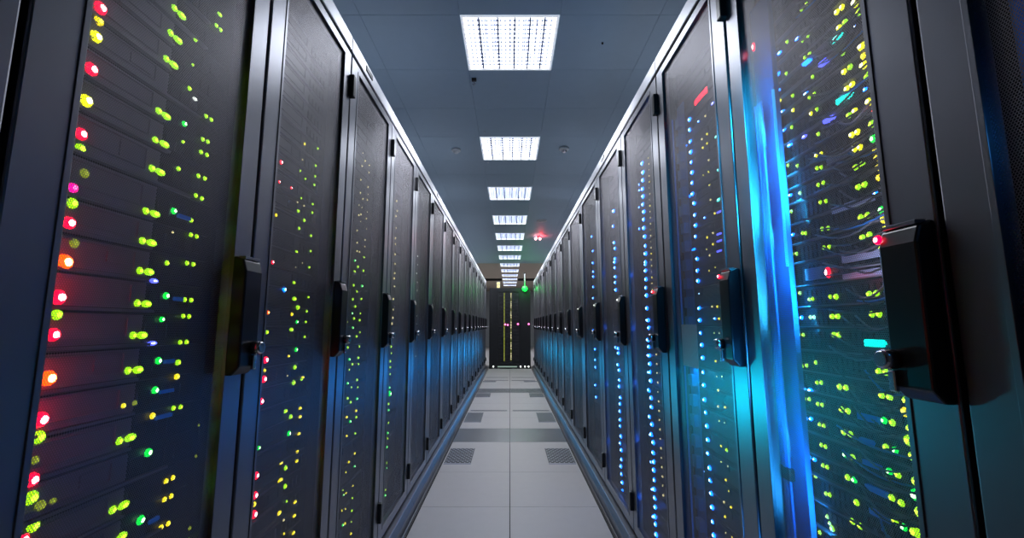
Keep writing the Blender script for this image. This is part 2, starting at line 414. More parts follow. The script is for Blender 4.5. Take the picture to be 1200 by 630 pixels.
def handle(s, y, parent, tip=None, wide=0.062, big=1.0):
    """swing handle: y is its centre; parts under the door"""
    h = MB()
    xo = XF - 0.034 * big
    a, b = y - wide / 2, y + wide / 2
    h.prism([(s * XF, HZ0), (s * (XF - 0.016), HZ0), (s * xo, HZ0 + 0.02), (s * xo, HZ1 - 0.035), (s * (XF - 0.026), HZ1 - 0.008), (s * (XF - 0.008), HZ1), (s * XF, HZ1)], a, b)
    me = h.mesh('handle', 0.004, 2)
    ho = link('handle', me, M['handle'], parent)
    lk = MB(); ly = y + (0.016 if s < 0 else 0.028) ; zl = 1.163
    lk.lathe([(0.016, -s * 0.0), (0.016, -s * 0.020), (0.012, -s * 0.024)], 16, 'x', (s * xo, ly, zl))
    link('lock_cylinder', lk.mesh(), M['chrome'], ho)
    link('lock_tab', MB().box(s * xo, s * (xo - 0.008), ly - 0.006, ly + 0.006, zl - 0.052, zl - 0.018).mesh(bevel=0.002), M['chrome'], ho)
    link('handle_edge', MB().box(s * (XF - 0.010), s * (XF - 0.028), a + 0.004, b - 0.004, HZ1 - 0.006, HZ1 + 0.001).mesh(bevel=0.001, seg=1), M['frame'], ho)
    if tip:
        led(tip, s, (s * (xo + 0.002), (b if s > 0 else a) + (0.0 if s > 0 else 0), HZ1 - 0.02), ho, 0.0062 if y > 1 else 0.008, name='handle_tip_glow')
    return ho

CAB = {}
def cabinet(s, i):
    y0, y1 = SB[s][i], SB[s][i + 1]; g = 0.0055
    st = 0.078 if s < 0 else 0.086
    if i == 1 and s > 0: stn, stf = 0.088, 0.066
    else: stn, stf = st, st * 0.86
    row = SIDE[s]
    if i == 0: lab = 'grey server cabinet cut off by the %s edge of the photo' % row
    elif i == len(SB[s]) - 2: lab = 'farthest perforated-door server cabinet of the %s row, beside the end cabinet' % row
    else:
        extra = {(-1, 1): ' with large red lights', (-1, 2): ' with one blue light', (1, 1): ' with blue cables',
                 (1, 2): ' with a grey sheet', (1, 3): ' with blue lights', (-1, 3): ' with scattered yellow-green lights'}.get((s, i), '')
        lab = 'dark mesh-door server cabinet, %s in the %s row%s' % (ORD[i], row, extra)
    c = thing('server_cabinet', lab, 'server cabinet', (s * XD, (y0 + y1) / 2, 0), 'server cabinets lining the %s side of the aisle' % row)
    O = Vector(c.location)
    def part(name, mb, m, parent=None, bevel=0.0, seg=2):
        p = parent or c
        mb.v = [tuple(Vector(q) - O) for q in mb.v]
        o = link(name, mb.mesh(name, bevel, seg), m, c)
        if parent: o.parent = parent
        return o
    xb = 1.70
    B = MB()
    B.box(s * XD, s * xb, y0 + 0.003, y0 + 0.018, 0.10, Z_DOOR1); B.box(s * XD, s * xb, y1 - 0.018, y1 - 0.003, 0.10, Z_DOOR1)
    B.box(s * (xb - 0.02), s * xb, y0 + 0.018, y1 - 0.018, 0.10, Z_DOOR1)
    B.box(s * XD, s * xb, y0 + 0.018, y1 - 0.018, 0.10, 0.13); B.box(s * XD, s * xb, y0 + 0.018, y1 - 0.018, Z_DOOR1 - 0.02, Z_DOOR1)
    part('body', B, M['body'])
    part('top_trim', MB().box(s * XF, s * xb, y0 + 0.0008, y1 - 0.0008, Z_TRIM0, Z_TRIM1), M['trim'], bevel=0.004)
    part('plinth', MB().prism([(s * 0.622, 0.0), (s * 0.622, 0.062), (s * 0.640, 0.098), (s * xb, 0.098), (s * xb, 0.0)], y0 + 0.0008, y1 - 0.0008), M['frame'], bevel=0.002)
    dr = ring(y0 + g, y1 - g, Z_DOOR0, Z_DOOR1, stn, stf, Z_MESH0 - Z_DOOR0, Z_DOOR1 - Z_MESH1, s * XF, s * (XD - 0.001))
    door = part('door', dr, M['frame'], bevel=0.0035)
    # raised inner lip and the perforated sheet
    lip = ring(y0 + g + stn - 0.008, y1 - g - stf + 0.008, Z_MESH0 - 0.008, Z_MESH1 + 0.008, 0.010, 0.010, 0.010, 0.010, s * (XF - 0.002), s * (XF + 0.004))
    def sub(name, mb, m, bevel=0.0):
        mb.v = [tuple(Vector(q) - O) for q in mb.v]
        return link(name, mb.mesh(name, bevel), m, door)
    sub('inner_lip', lip, M['frame'], 0.0008)
    sub('perforated_panel', MB().box(s * (XF + 0.008), s * (XF + 0.0087), y0 + g + stn - 0.004, y1 - g - stf + 0.004, Z_MESH0 - 0.004, Z_MESH1 + 0.004), M['mesh'])
    # swing handle
    if s < 0: hy = y1 - (0.040 if i else 0.085)
    else: hy = y0 + 0.043
    tip = 'R' if (s > 0 and i in (1, 2, 3)) else ('W' if s > 0 and i in (4, 5, 6) else None)  # white tips are painted highlights, red tips are lights
    inv = thing('tmp', 'x', 'x'); hobj = handle(s, hy, None, tip, wide=0.07 if i < 2 else 0.058)
    for q in [hobj] + list(hobj.children):
        if q.type == 'MESH' and q.name.startswith(('handle', 'lock')) and not q.name.startswith('handle_tip_glow'):
            q.data.transform(__import__('mathutils').Matrix.Translation(-O))
        elif q.type == 'MESH':
            q.location = Vector(q.location) - O
    hobj.parent = door
    bpy.data.objects.remove(inv)
    # hinges at the shared edge
    for zc in ((2.21, 0.27) if i < 9 else (2.21, 0.27)):
        yy = y1 if s < 0 else y1
        part('hinge', MB().box(s * (XF - 0.020), s * (XF + 0.006), yy - 0.017, yy + 0.011, zc - 0.048, zc + 0.048), M['black'], bevel=0.004)
    if (s, i) in ((-1, 3), (-1, 6), (1, 4), (1, 8)):
        yl = {(-1, 3): 1.92, (-1, 6): 3.9, (1, 4): 2.98, (1, 8): 6.0}[(s, i)]
        part('trim_latch', MB().box(s * (XF - 0.004), s * (XF + 0.01), yl - 0.045, yl + 0.045, Z_TRIM0 + 0.022, Z_TRIM1 - 0.016), M['black'], bevel=0.003)
    # mounting rails that carry the servers
    if i <= 8:
        for ya in (y0 + 0.022, y1 - 0.047):
            part('mounting_rail', MB().box(s * (XS + 0.004), s * (XS + 0.03), ya, ya + 0.025, 0.13, Z_DOOR1 - 0.02), M['body'])
    CAB[(s, i)] = c
    return c
for s in (-1, 1):
    for i in range(len(SB[s]) - 1): cabinet(s, i)

y_, z_ = on_side(1068, 364, XF)
d_ = [q for q in CAB[(1, 1)].children if q.name.startswith('door')][0]
o_ = led('R', 1, (XF - 0.001, y_, z_), CAB[(1, 1)], 0.004, name='door_light'); o_.parent = d_
# ------------------------------------------------------------------ servers
SRV = {}
def server_rows(s, i, bounds, kind, desc):
    y0, y1 = SB[s][i], SB[s][i + 1]
    ya, yb = y0 + 0.024, y1 - 0.024
    zs = sorted(bounds); n = len(zs) - 1; out = []
    for k in range(n):
        za, zb = zs[k] + 0.001, zs[k + 1] - 0.001; top = n - 1 - k
        lab = '%s, %s from the top in the %s %s-row cabinet' % (desc, ORD[top], ORD[i], SIDE[s])
        t = thing('network_switch' if kind == 'switch' else 'rack_server', lab, 'network switch' if kind == 'switch' else 'server', (s * XS, (ya + yb) / 2, za), '%s in the %s %s-row cabinet' % ('switches' if kind == 'switch' else 'servers', ORD[i], SIDE[s]))
        O = Vector(t.location)
        def part(name, mb, m, bevel=0.0, parent=None):
            mb.v = [tuple(Vector(q) - O) for q in mb.v]
            return link(name, mb.mesh(name, bevel, 1), m, parent or t)
        h = zb - za; W_ = yb - ya
        part('chassis', MB().box(s * (XS + 0.004), s * 1.35, ya, yb, za, zb), M['chassis'])
        if kind == 'bezel':
            b0, b1 = (0.625, 0.885) if i == 1 else (y0 + 0.14, y0 + 0.40)
            bz = MB().box(s * (XS - 0.001), s * (XS + 0.004), b0, b1, za + 0.008, zb - 0.003)
            # framed drive bays
            fz0, fz1 = za + 0.3 * h, zb - 0.12 * h
            for (u0, u1) in ((b0 + 0.075, b1 - 0.035),):
                for q in ((u0, u1, fz1 - 0.0015, fz1), (u0, u1, fz0, fz0 + 0.0015), (u0, u0 + 0.002, fz0, fz1), (u1 - 0.002, u1, fz0, fz1)):
                    bz.box(s * (XS - 0.004), s * (XS - 0.001), *q)
                if top % 3 == 1: bz.box(s * (XS - 0.003), s * (XS - 0.001), u1 - 0.06, u1 - 0.012, fz0 + 0.006, fz1 - 0.006)
            part('bezel', bz, M['bezel'] if i == 1 else M['bezel_d'])
            part('front_rail', MB().box(s * (XS - 0.006), s * (XS + 0.004), b0, b1 + rnd.choice((0, 0.02, 0.10)), za + 0.001, za + (0.006 if i == 1 else 0.003)), M['rail'] if i == 1 else M['cable_g'])
            pt = MB()
            for q in range(5):
                yy = b1 + 0.012 + q * 0.028
                if yy + 0.02 < yb: pt.box(s * (XS + 0.001), s * (XS + 0.0038), yy, yy + 0.02, za + 0.25 * h, za + 0.7 * h)
            part('port_bank', pt, M['port'])
        elif kind == 'switch':
            pt = MB(); q = ya + 0.05
            while q + 0.014 < yb - 0.04:
                if h > 0.03:
                    pt.box(s * (XS + 0.0005), s * (XS + 0.0038), q, q + 0.011, za + 0.15 * h, za + 0.45 * h)
                    pt.box(s * (XS + 0.0005), s * (XS + 0.0038), q, q + 0.011, za + 0.55 * h, za + 0.85 * h)
                q += 0.0155
            part('port_bank', pt, M['port'])
            part('front_rail', MB().box(s * (XS - 0.008), s * (XS + 0.004), ya + 0.01, yb - 0.01, za + 0.0, za + 0.003), M['cable_g'])
        else:
            bz = MB().box(s * (XS + 0.0005), s * (XS + 0.004), ya + 0.02, yb - 0.02, za + 0.005, zb - 0.005)
            nb = 4 if h > 0.07 else 3
            for q in range(nb):
                u0 = ya + 0.03 + q * (W_ - 0.06) / nb
                bz.box(s * (XS - 0.003), s * (XS + 0.0005), u0, u0 + (W_ - 0.06) / nb - 0.008, za + 0.55 * h, zb - 0.008)
            part('bezel', bz, M['bezel_d'])
            part('pull_tab', MB().box(s * (XS - 0.010), s * (XS + 0.004), yb - 0.018, yb - 0.008, za + 0.2 * h, zb - 0.2 * h), M['chassis'])
        out.append((za, zb, t))
    SRV[(s, i)] = out
def even(pitch, lo=0.145, hi=2.28):
    n = int((hi - lo) / pitch + 0.5); return [lo + (hi - lo) * k / n for k in range(n + 1)]
# heights of the units in the nearest left cabinet follow their light pairs
vs = [18, 47, 76, 107, 136, 167, 200, 249, 283, 318, 355, 392.5, 434, 473, 514, 555, 594, 632]
zz = [on_side(230 - v * 0.085, v, -XS)[1] for v in vs]
zz = sorted(on_side(208 - v * 0.103, v, -XS)[1] for v in vs)
bl = [(a + b) / 2 + 0.012 for a, b in zip(zz, zz[1:])]
while bl[0] > 0.20: bl.insert(0, bl[0] - 0.066)
while bl[-1] < 2.22: bl.append(bl[-1] + 0.068)
server_rows(-1, 1, bl, 'bezel', 'violet-grey rack server')
server_rows(-1, 2, even(0.0625), 'bezel', 'slim dark rack server')
server_rows(-1, 3, even(0.089), 'plain', 'black rack server behind mesh')
server_rows(-1, 4, even(0.133), 'plain', 'black rack server behind mesh')
server_rows(-1, 5, even(0.178), 'plain', 'black rack server behind mesh')
vr = [8.5, 30, 53, 81, 101, 132, 156, 174, 194, 217, 253, 276, 308, 344, 368, 402, 435, 464, 494, 525, 554, 586, 616]
zr = sorted(on_side(1006 + max(0, v - 150) * 0.092, v, XS)[1] for v in vr)
br = [(a + b) / 2 for a, b in zip(zr, zr[1:])]
while br[0] > 0.20: br.insert(0, br[0] - 0.06)
while br[-1] < 2.22: br.append(br[-1] + 0.06)
server_rows(1, 1, br, 'switch', 'black network switch with cable bundles')
server_rows(1, 2, even(0.075), 'plain', 'black rack server with blue light')
server_rows(1, 3, even(0.075), 'plain', 'black rack server with blue light')
server_rows(1, 4, even(0.107), 'plain', 'black rack server with blue light')
server_rows(1, 5, even(0.133), 'plain', 'black rack server with blue light')

def put(s, i, data, r):
    """status lights: (u, v, colour[, size, stretch])"""
    rows = SRV[(s, i)]
    y0, y1 = SB[s][i] + 0.03, SB[s][i + 1] - 0.03
    for d in data:
        u, v, k = d[:3]; sz = d[3] if len(d) > 3 else 1.0; st = d[4] if len(d) > 4 else 1.0; lz = d[5] if len(d) > 5 else 1.0
        y, z = on_side(u, v, s * XS); y = min(max(y, y0), y1)
        best = min(rows, key=lambda q: 0 if q[0] <= z <= q[1] else min(abs(z - q[0]), abs(z - q[1])))
        rr = r * sz
        o = led(k, s, (s * (XS - 0.0005), y, z), best[2], rr, st, lz=lz)
        if (s, i) == (1, 1): o.scale.x = rr * 0.9 if st <= 3 else 0.012
        if st > 3: o.name = 'light_bar'; o['label'] = LEDN[k] + ' glowing bar'

L1 = [(116.5, 9.5, 'R', 1.2), (115, 25, 'Y', .9), (111.5, 43, 'H', 1.15), (106, 81, 'R', 1.2), (100, 118, 'H', 1.2), (94, 157, 'R', 1.1), (93, 174, 'L', .95), (98, 203, 'D', .9),
      (84.5, 220, 'M', .9), (83.5, 238, 'L'), (79.5, 261, 'R', 1.15), (86, 285, 'D', .9), (74, 307, 'O', 1.45), (67, 348, 'R', 1.3), (65.5, 368.5, 'L', .95), (61, 392, 'R', 1.15),
      (55, 443, 'O', 1.35), (46, 491.5, 'R', 1.3), (44, 512, 'L', 1.1), (40, 539, 'D', .7), (36, 562, 'R', 1.15), (35, 583, 'L', 1.15), (38, 616, 'L'), (25, 632, 'R'),
      (46, 592, 'D', .9), (61, 587, 'D', .6)]
for a in ((203.5, 9.5, 212, 18), (199, 38.5, 208, 47), (194, 69, 203, 76), (185, 130, 194, 136), (181, 164, 192, 169), (177, 197, 187, 201.5), (170, 247, 181, 250.5), (166, 282, 177, 284.5),
          (163, 317, 174, 318.5), (160, 355, 171, 356), (155, 392.5, 166, 392.5), (149, 434, 161, 433), (139, 516.5, 152, 512.5), (131, 597, 144, 591.5)):
    L1 += [(a[0], a[1], 'L', .82), (a[2], a[3], 'L', .82, 1.75)]
L1 += [(144, 475, 'Y', .55), (157, 472, 'D', .6), (142, 628, 'L', .8, 1.6)]
L1 += [(228.5, 46, 'L', .65), (225.5, 76, 'L', .4), (221.5, 103.5, 'L', .6), (228, 116, 'W', .45, 1.8), (215.5, 145, 'G', .7), (214, 166, 'L', .45), (208.5, 197.5, 'L', .6), (203, 247, 'G', .8),
       (207, 223, 'P', .3), (202, 272, 'P', .3), (195, 308, 'L', .6), (194, 346.5, 'G', .85), (189, 374, 'G', .7), (185, 422.5, 'G', .85), (181, 457, 'G', .85), (178, 487, 'Y', .7), (173, 530, 'G', .95), (164, 609, 'G', 1.0)]
for a, b, c, d in ((253, 30, 258, 35), (241, 136, 247, 140), (237, 163, 243, 166), (235, 178, 242, 181.5), (232, 206, 239.5, 209), (229, 229, 236, 232.5), (223, 275, 230, 277), (218.5, 308, 226, 309.5),
                   (216, 351, 223.5, 351.5), (214, 370, 221, 370.5), (210.5, 401, 218, 400.5), (202.5, 478, 211, 476.5), (194, 563.5, 202, 559.5), (192, 585, 200, 581), (188, 617.5, 196.5, 613)):
    kk = 'Y' if b > 550 else 'L'
    L1 += [(a, b, kk, .6), (c, d, kk, .6)]
L1 += [(257, 17, 'L', .55, 1.6), (223.5, 258, 'L', .6), (208, 424.5, 'L', .75), (206.5, 441, 'Y', .75), (180, 329, 'V', .55, 2.2), (178, 402, 'V', .5, 2.6), (173, 403, 'V', .4), (242, 495, 'D', .35), (239, 530, 'D', .4),
       (243, 605, 'D', .5), (242, 618, 'L', .5)]
put(-1, 1, L1, 0.0095)
L2 = [(329, 190, 'R', .9), (327, 213, 'R', .6), (341, 220, 'R', .6), (323, 252, 'Y', .8), (319, 307, 'R', .8), (313.5, 366, 'O', .8), (312, 389, 'L', 1.), (310.5, 421.5, 'R', 1.4), (309.5, 434, 'Y', .8), (308.5, 444, 'R', 1.4),
      (305, 470, 'R', 1.4), (302.5, 524.5, 'G', .9), (299.5, 557, 'R', 1.4), (298, 580, 'R', 1.4), (297.5, 590.5, 'Y', 1.0), (297, 602.5, 'R', 1.5), (332.5, 339, 'B', 1.2),
      (356.5, 168.5, 'Y', .7), (354, 187, 'P', .5), (351, 200, 'L', .7), (357.5, 209.5, 'L', .6), (352.5, 232, 'L', .6), (348, 237, 'P', .6), (356, 241, 'P', .5), (349, 247, 'L', .8, 1.6), (356, 258, 'L', .9), (350, 267.5, 'L', .8),
      (347, 295, 'L', .8, 1.4), (354, 308, 'P', .4), (346, 313, 'P', .4), (344, 331, 'L', .8, 1.5), (344.5, 350, 'L', 1., 1.9), (348.5, 360, 'L', 1.1, 1.4), (341.5, 368, 'Y', .9), (347.5, 377, 'G', .9), (341, 386, 'L', .9, 2.),
      (346.5, 409.5, 'G', 1.1), (338, 417, 'Y', .6, 1.6), (345, 430, 'L', 1.1), (336.5, 440, 'P', .4), (343.5, 448, 'L', 1.2), (353, 444, 'L', .8, 1.5), (334, 481.5, 'L', .9, 2.), (340, 488, 'L', 1.1), (338, 507.5, 'G', 1.2),
      (329, 542, 'Y', .8, 1.6), (334, 548, 'L', 1.1), (328, 562.5, 'Y', .9, 2.2), (333.5, 569.5, 'L', 1.1), (335.5, 587, 'L', .6), (326.5, 601, 'Y', .9, 2.0), (332, 609, 'P', .6), (332.5, 625, 'Y', .6)]
L2 += [(u, v, 'L', .68, 1.1) for u, v in ((372, 174), (369.5, 194), (369, 206.5), (368, 216.5), (366, 239), (365.5, 249), (364, 276), (363.5, 294), (362, 313), (361, 348), (359, 364.5), (358, 377), (356.5, 394.5))]
L2 += [(u, v, 'Y', .7, 2.0) for u, v in ((354.5, 442), (351.5, 478), (351.5, 488), (350, 508), (348, 529), (347.5, 540), (345.5, 588), (344.5, 604), (343.5, 624))]
put(-1, 2, L2, 0.0075)
L3a = ((424.5, 179), (427.5, 188.5), (424, 194.5), (432.5, 193.5), (432, 202), (422.5, 210.5), (431, 219), (422, 226), (430.5, 227.5), (425, 233), (430, 234), (420, 240), (423.5, 243), (429.5, 248), (420, 252), (422.5, 251),
       (429, 256), (422, 259.5), (429, 268), (418, 270), (418, 284), (427.5, 281), (427, 288.5), (418, 294), (421, 295), (426, 301.5), (415.5, 305), (419, 312.5), (425.5, 317), (415, 318), (414, 334), (424, 335), (417.5, 341.5),
       (413, 350.5), (423, 350), (416, 359), (412, 367), (421.5, 367), (414.5, 373), (421, 375), (406, 377), (413, 384), (421, 389), (417.5, 394), (407, 407), (420.5, 406), (409, 421), (419.5, 419), (412.5, 426.5), (419.5, 426.5),
       (408.5, 433), (407, 449), (418, 445), (411, 453.5), (418.5, 453.5), (407, 466.5), (418, 467), (410.5, 471), (417, 481), (406, 488.5), (417, 488.5), (410, 493.5), (406, 510.5), (416, 507.5), (415.5, 531), (408.5, 541),
       (415, 546), (404.5, 553), (413, 568.5), (401, 574), (405, 577), (402, 579.5), (412.5, 583.5), (400, 598), (404, 596), (412, 598), (401.5, 615), (404, 613), (411, 611), (411, 625))
put(-1, 3, [(u, v, ('P' if v < 300 else 'G' if j % 5 == 1 else 'Y' if v > 480 and j % 3 else 'L'), .75 if 300 < v < 500 else .6, 1.4 if v > 490 else 1.1) for j, (u, v) in enumerate(L3a)], 0.0088)
L4a = ((464.5, 235.5), (465, 247), (463.5, 253), (463.5, 267), (463, 279), (463, 286), (462.5, 298), (462.5, 309), (462, 320), (461.5, 326), (461.5, 335.5), (460.5, 350), (460, 362.5), (460, 372), (459, 379), (459.5, 394), (458, 406),
       (458, 413.5), (457, 423), (457, 430), (456.5, 438), (456, 454), (455, 473), (455, 480), (454.5, 495), (454, 507), (453.5, 513.5), (453, 523.5), (452.5, 542), (452.5, 548), (451, 573.5), (451, 580))
put(-1, 4, [(u, v, 'P' if v < 400 else 'G' if v > 440 and j % 2 else 'L', .62) for j, (u, v) in enumerate(L4a)] + [(456, 461, 'G', 1.4)], 0.0125)
put(-1, 5, [(u, v, 'W', .5) for u, v in ((489, 300), (489, 310), (488, 320), (488.5, 330.5), (488.5, 340), (488, 370), (487.5, 379), (487, 388), (487, 396), (486.5, 417))], 0.0125)
R3a = [(753, 191.5), (754, 202), (754, 211), (753.5, 221.5), (754, 230), (754, 239.5), (755, 248), (755, 257), (755, 267), (756, 277), (757, 288), (757, 297), (757, 307), (757, 317), (757.5, 327), (757.5, 337), (758, 346), (758.5, 361),
       (760, 375), (761, 384), (760, 398), (761, 406), (761.5, 416.5), (762, 426), (762.5, 436), (763, 446), (761, 457), (763.5, 466), (764, 476.5), (762, 488), (764.5, 497), (764, 508.5), (766, 518), (766, 530), (767, 541),
       (766.5, 550.5), (767.5, 562), (767, 573), (768, 583), (768.5, 594), (768, 605), (769, 614), (769.5, 626)]
D3 = [(u, v, 'B', 1.0, 1.5) for u, v in R3a] + [(749.5, v, 'B', .6, 1.3) for v in (216, 223, 243, 268)] + [(756 + (v - 297) / 32, v, 'B', .75, 1.4) for v in (297, 310, 375, 398, 416, 436, 457, 488, 509, 541, 573, 605)]
D3 += [(760.5 + (v - 185) * .027, v, 'P' if j % 4 else 'Y', .42) for j, v in enumerate(range(185, 341, 7))] + [(769.5 + (v - 415) * .05, v, 'P', .5) for v in range(415, 585, 11)]
put(1, 3, D3, 0.0115)
R4a = [(719, 247), (720, 247), (719, 265), (720, 284), (721, 291), (721, 303), (720.5, 307), (721, 313.5), (721.5, 324), (721.5, 331), (722, 339.5), (722, 407), (725, 408), (725, 413.5), (724.5, 427), (726, 433.5), (726.5, 445),
       (726, 452.5), (727.5, 465.5), (727, 473), (727, 481.5), (727, 491.5), (727.5, 499), (728, 511), (727.5, 519), (728.5, 527), (729, 538), (728, 546), (729, 555), (729.5, 565), (730, 575)]
put(1, 4, [(u, v, 'B', .9, 1.5) for u, v in R4a], 0.0135)
put(1, 5, [(u, v, 'B', .8, 1.3) for u, v in ((693.5, 277), (695, 294), (695, 308), (695.5, 318), (695.5, 324), (695.5, 336), (695.5, 349), (695.5, 387), (697.5, 409), (698, 421.5), (698, 430), (698, 451), (699, 465))], 0.0135)
D2 = [(u, v, 'B', 1.0, 1.35) for u, v in ((808.5, 140), (809, 152), (809.5, 166), (810, 178), (811, 190), (811.5, 202), (812, 214), (812, 227), (814, 238), (815, 252), (815.5, 264), (816, 277), (817.5, 303), (818, 317), (818.5, 329),
                                  (820, 361), (820.5, 375), (822, 390), (823, 404), (824, 419), (825, 436), (825.5, 451), (826, 468), (828, 483), (829, 499), (830, 515), (830.5, 531), (832, 548), (833, 562.5), (834, 578), (835, 594), (836, 611), (837, 627))]
D2 += [(u, v, 'B', .5, st) for u, v, st in ((802, 147, 1), (803, 160, 1), (804, 171, 3), (804, 198, 1), (808, 230, 3.2), (826, 255, 1.6), (809, 258, 1), (809, 282, 1), (813, 292, 3.2), (811, 323, 1), (838, 373, 2), (839, 405, 2), (826, 552, 1), (827, 600, 1), (820, 344, 1), (819, 142, 2.2))]
D2 += [(u, v, 'Y' if j % 3 else 'P', .55) for j, (u, v) in enumerate(((827, 136), (829, 157), (829, 168), (831, 187.5), (831, 201), (832, 217), (833, 234), (825, 205), (824, 173), (823, 163), (838, 250), (829, 278), (836, 273), (829, 292), (836, 286),
                                  (832, 299), (839, 313), (832, 317), (835, 359), (841, 359), (843, 373), (844, 390), (838, 390), (839, 423), (841, 441), (847, 441), (842, 457), (842, 476), (850, 477), (844, 493), (850, 495),
                                  (845.5, 522), (846, 541), (854, 546), (851, 562), (855, 575), (849, 588), (857, 594), (850, 605), (851.5, 624), (859, 629), (866, 528)))]
D2 += [(852, 527, 'L', .8), (871, 608, 'L', .8), (840, 160, 'C', .7, 2.2), (842, 199, 'C', .55, 2), (843, 234, 'C', .9, 2.2)]
D2 += [(843, v, 'V', .6, 3.2, .6) for v in (248, 261, 274, 282, 294)]
D2 += [(822, 113, 'R', 1.0, 6.6, 1.3), (836, 121, 'V', .7, 2.6)]
put(1, 2, D2, 0.0085)

R1s = '''981.5,14 987.5,8.5 940,11 946,4.5 984,32.5 991,26 941,47.5 947.5,42 923,49 944,67.5 949.5,63 988,62 990,84 997,78.5 922,86 953,90 993,104 999.5,99 929.5,112 949,114 955,110 915,117
930,129 951,133 958,128 995.5,135 1002.5,130 928.5,149 959.5,157 999,158 1005.5,154.5 919,195.5 924,193.5 935,194 957,182 963,180 958,197 963,196 1002,175 1008.5,172.5 1003.5,196 1011.5,192.5 938,226 959.5,216.5
965.5,214 1006.5,219 1014,216 923,249 928,247.5 962,237 968.5,235.5 1009.5,254.5 1017.5,252 941,273 944.5,273 964,268 971,267 1011.5,278 1019.5,275 929,297.5 934,297 966,290 972.5,289 932,343 938,343 949,350.5 953,350
973.5,347.5 980.5,347.5 1019.5,344.5 1028,343.5 950.5,371.5 954.5,371.5 976,370.5 982.5,370.5 1022.5,368 1031,368 937,392 942,392 978,392 984,392 940.5,428.5 946,428 956.5,424.5 1030.5,435 1039,436
958,448 963,448 984.5,453 992,454 1034,463 1043.5,465 943.5,467 949,467.5 959,473 964,474 987,479.5 994.5,481.5 1037,492.5 1046.5,495 961,497 966,498.5 989.5,506 997.5,508.5 1039,523.5 1050,527 963,521 968,523
991.5,532.5 1000,535.5 1043,552 1053,556 965,545 970,547 950.5,554 956.5,557.5 994,559 1002,562 1046,583 1057,589 968.5,578 973,579.5 1004.5,588.5 1049.5,610.5 1060,617.5 1000,610.5 1009,616 970,605 973,613 976,619 954.5,619.5 961.5,623.5'''
D1 = []
for q in R1s.split():
    u, v = map(float, q.split(','))
    D1.append((u, v, 'G' if (v > 430 and u > 980 and (int(v) % 5 == 2)) else 'L' if v > 190 or int(u) % 3 else 'H', .78 if u > 975 else .62, 1.0 if u > 975 else .8))
for u, v, k, sz in ((1003.5, 3, 'H', 1.2), (1007.5, 14, 'L', .9), (1011, 54.5, 'H', 1.1), (1013, 66, 'Y', .9), (1013, 76, 'H', 1.1), (1017, 88.5, 'L', 1), (1019.5, 119, 'H', 1), (1021, 131, 'O', .8), (1022.5, 145, 'L', .9), (1025, 162.5, 'G', 1.0),
                    (1026.5, 173.5, 'Y', .8), (1028.5, 185, 'Y', .8), (1030, 196, 'Y', .8), (1031, 208, 'Y', .8), (1035, 246, 'G', 1), (1036.5, 257, 'Y', .9), (1038, 268, 'H', .7), (1033, 289, 'L', .7), (1038, 286.5, 'H', .9), (1041, 310, 'L', .8),
                    (1046, 342, 'Y', .9), (1047, 353.5, 'Y', .9), (1049, 367, 'Y', .9), (1050.5, 379, 'Y', .9), (1052, 397, 'G', .7), (1059, 438, 'W', .7), (1062, 450, 'Y', 1.1), (1063, 469, 'L', .9), (1062.5, 482.5, 'Y', 1.1),
                    (1067.5, 502, 'L', .9), (1067, 516, 'L', 1.2), (1071, 534.5, 'L', 1.0), (1075, 564, 'L', 1), (1075.5, 580, 'G', 1.3), (1079, 600, 'L', 1.1), (1074, 623, 'L', 1.2)):
    D1.append((u, v, k, sz))
for u, v, k, sz, st in ((935, 45, 'B', .4, 3), (946, 73, 'B', .4, 3.4), (966, 73, 'V', .5, 3.2), (981, 45, 'C', .75, 3.0), (990, 115, 'C', .75, 3.2), (972, 140, 'V', .5, 3.4), (945, 110, 'B', .5, 2.4), (917, 131, 'B', .5, 2.4), (919, 152, 'B', .5, 2.2),  # blue and violet dashes: cable highlights painted as glowing lights
                        (943, 160, 'V', .5, 2.4), (914, 62, 'B', .5, 2), (912, 87, 'B', .6, 2), (914, 105, 'B', .4, 1), (926, 170, 'B', .5, 2.6), (926.5, 228.5, 'B', .5, 1.8), (929, 275, 'B', .5, 2), (935, 372, 'B', .6, 1), (940, 372, 'B', .6, 1),
                        (944, 456.5, 'B', .5, 1), (950, 457, 'B', .6, 2), (945, 490.5, 'B', .6, 1), (951, 490.5, 'B', .6, 1), (949, 535.5, 'B', .6, 1), (955, 538, 'B', .6, 1), (1003, 31, 'B', .4, 1), (1014.5, 105, 'B', .6, 1), (1027, 227, 'B', .6, 1),
                        (1026, 402, 'C', .85, 3.1)):
    D1.append((u, v, k, sz, st))
D1.append((971, 319, 'R', 1.0, 0.9, 1.5))
put(1, 1, D1, 0.0088)

def server_at(s, i, z):
    return min(SRV[(s, i)], key=lambda q: abs((q[0] + q[1]) / 2 - z))[2]
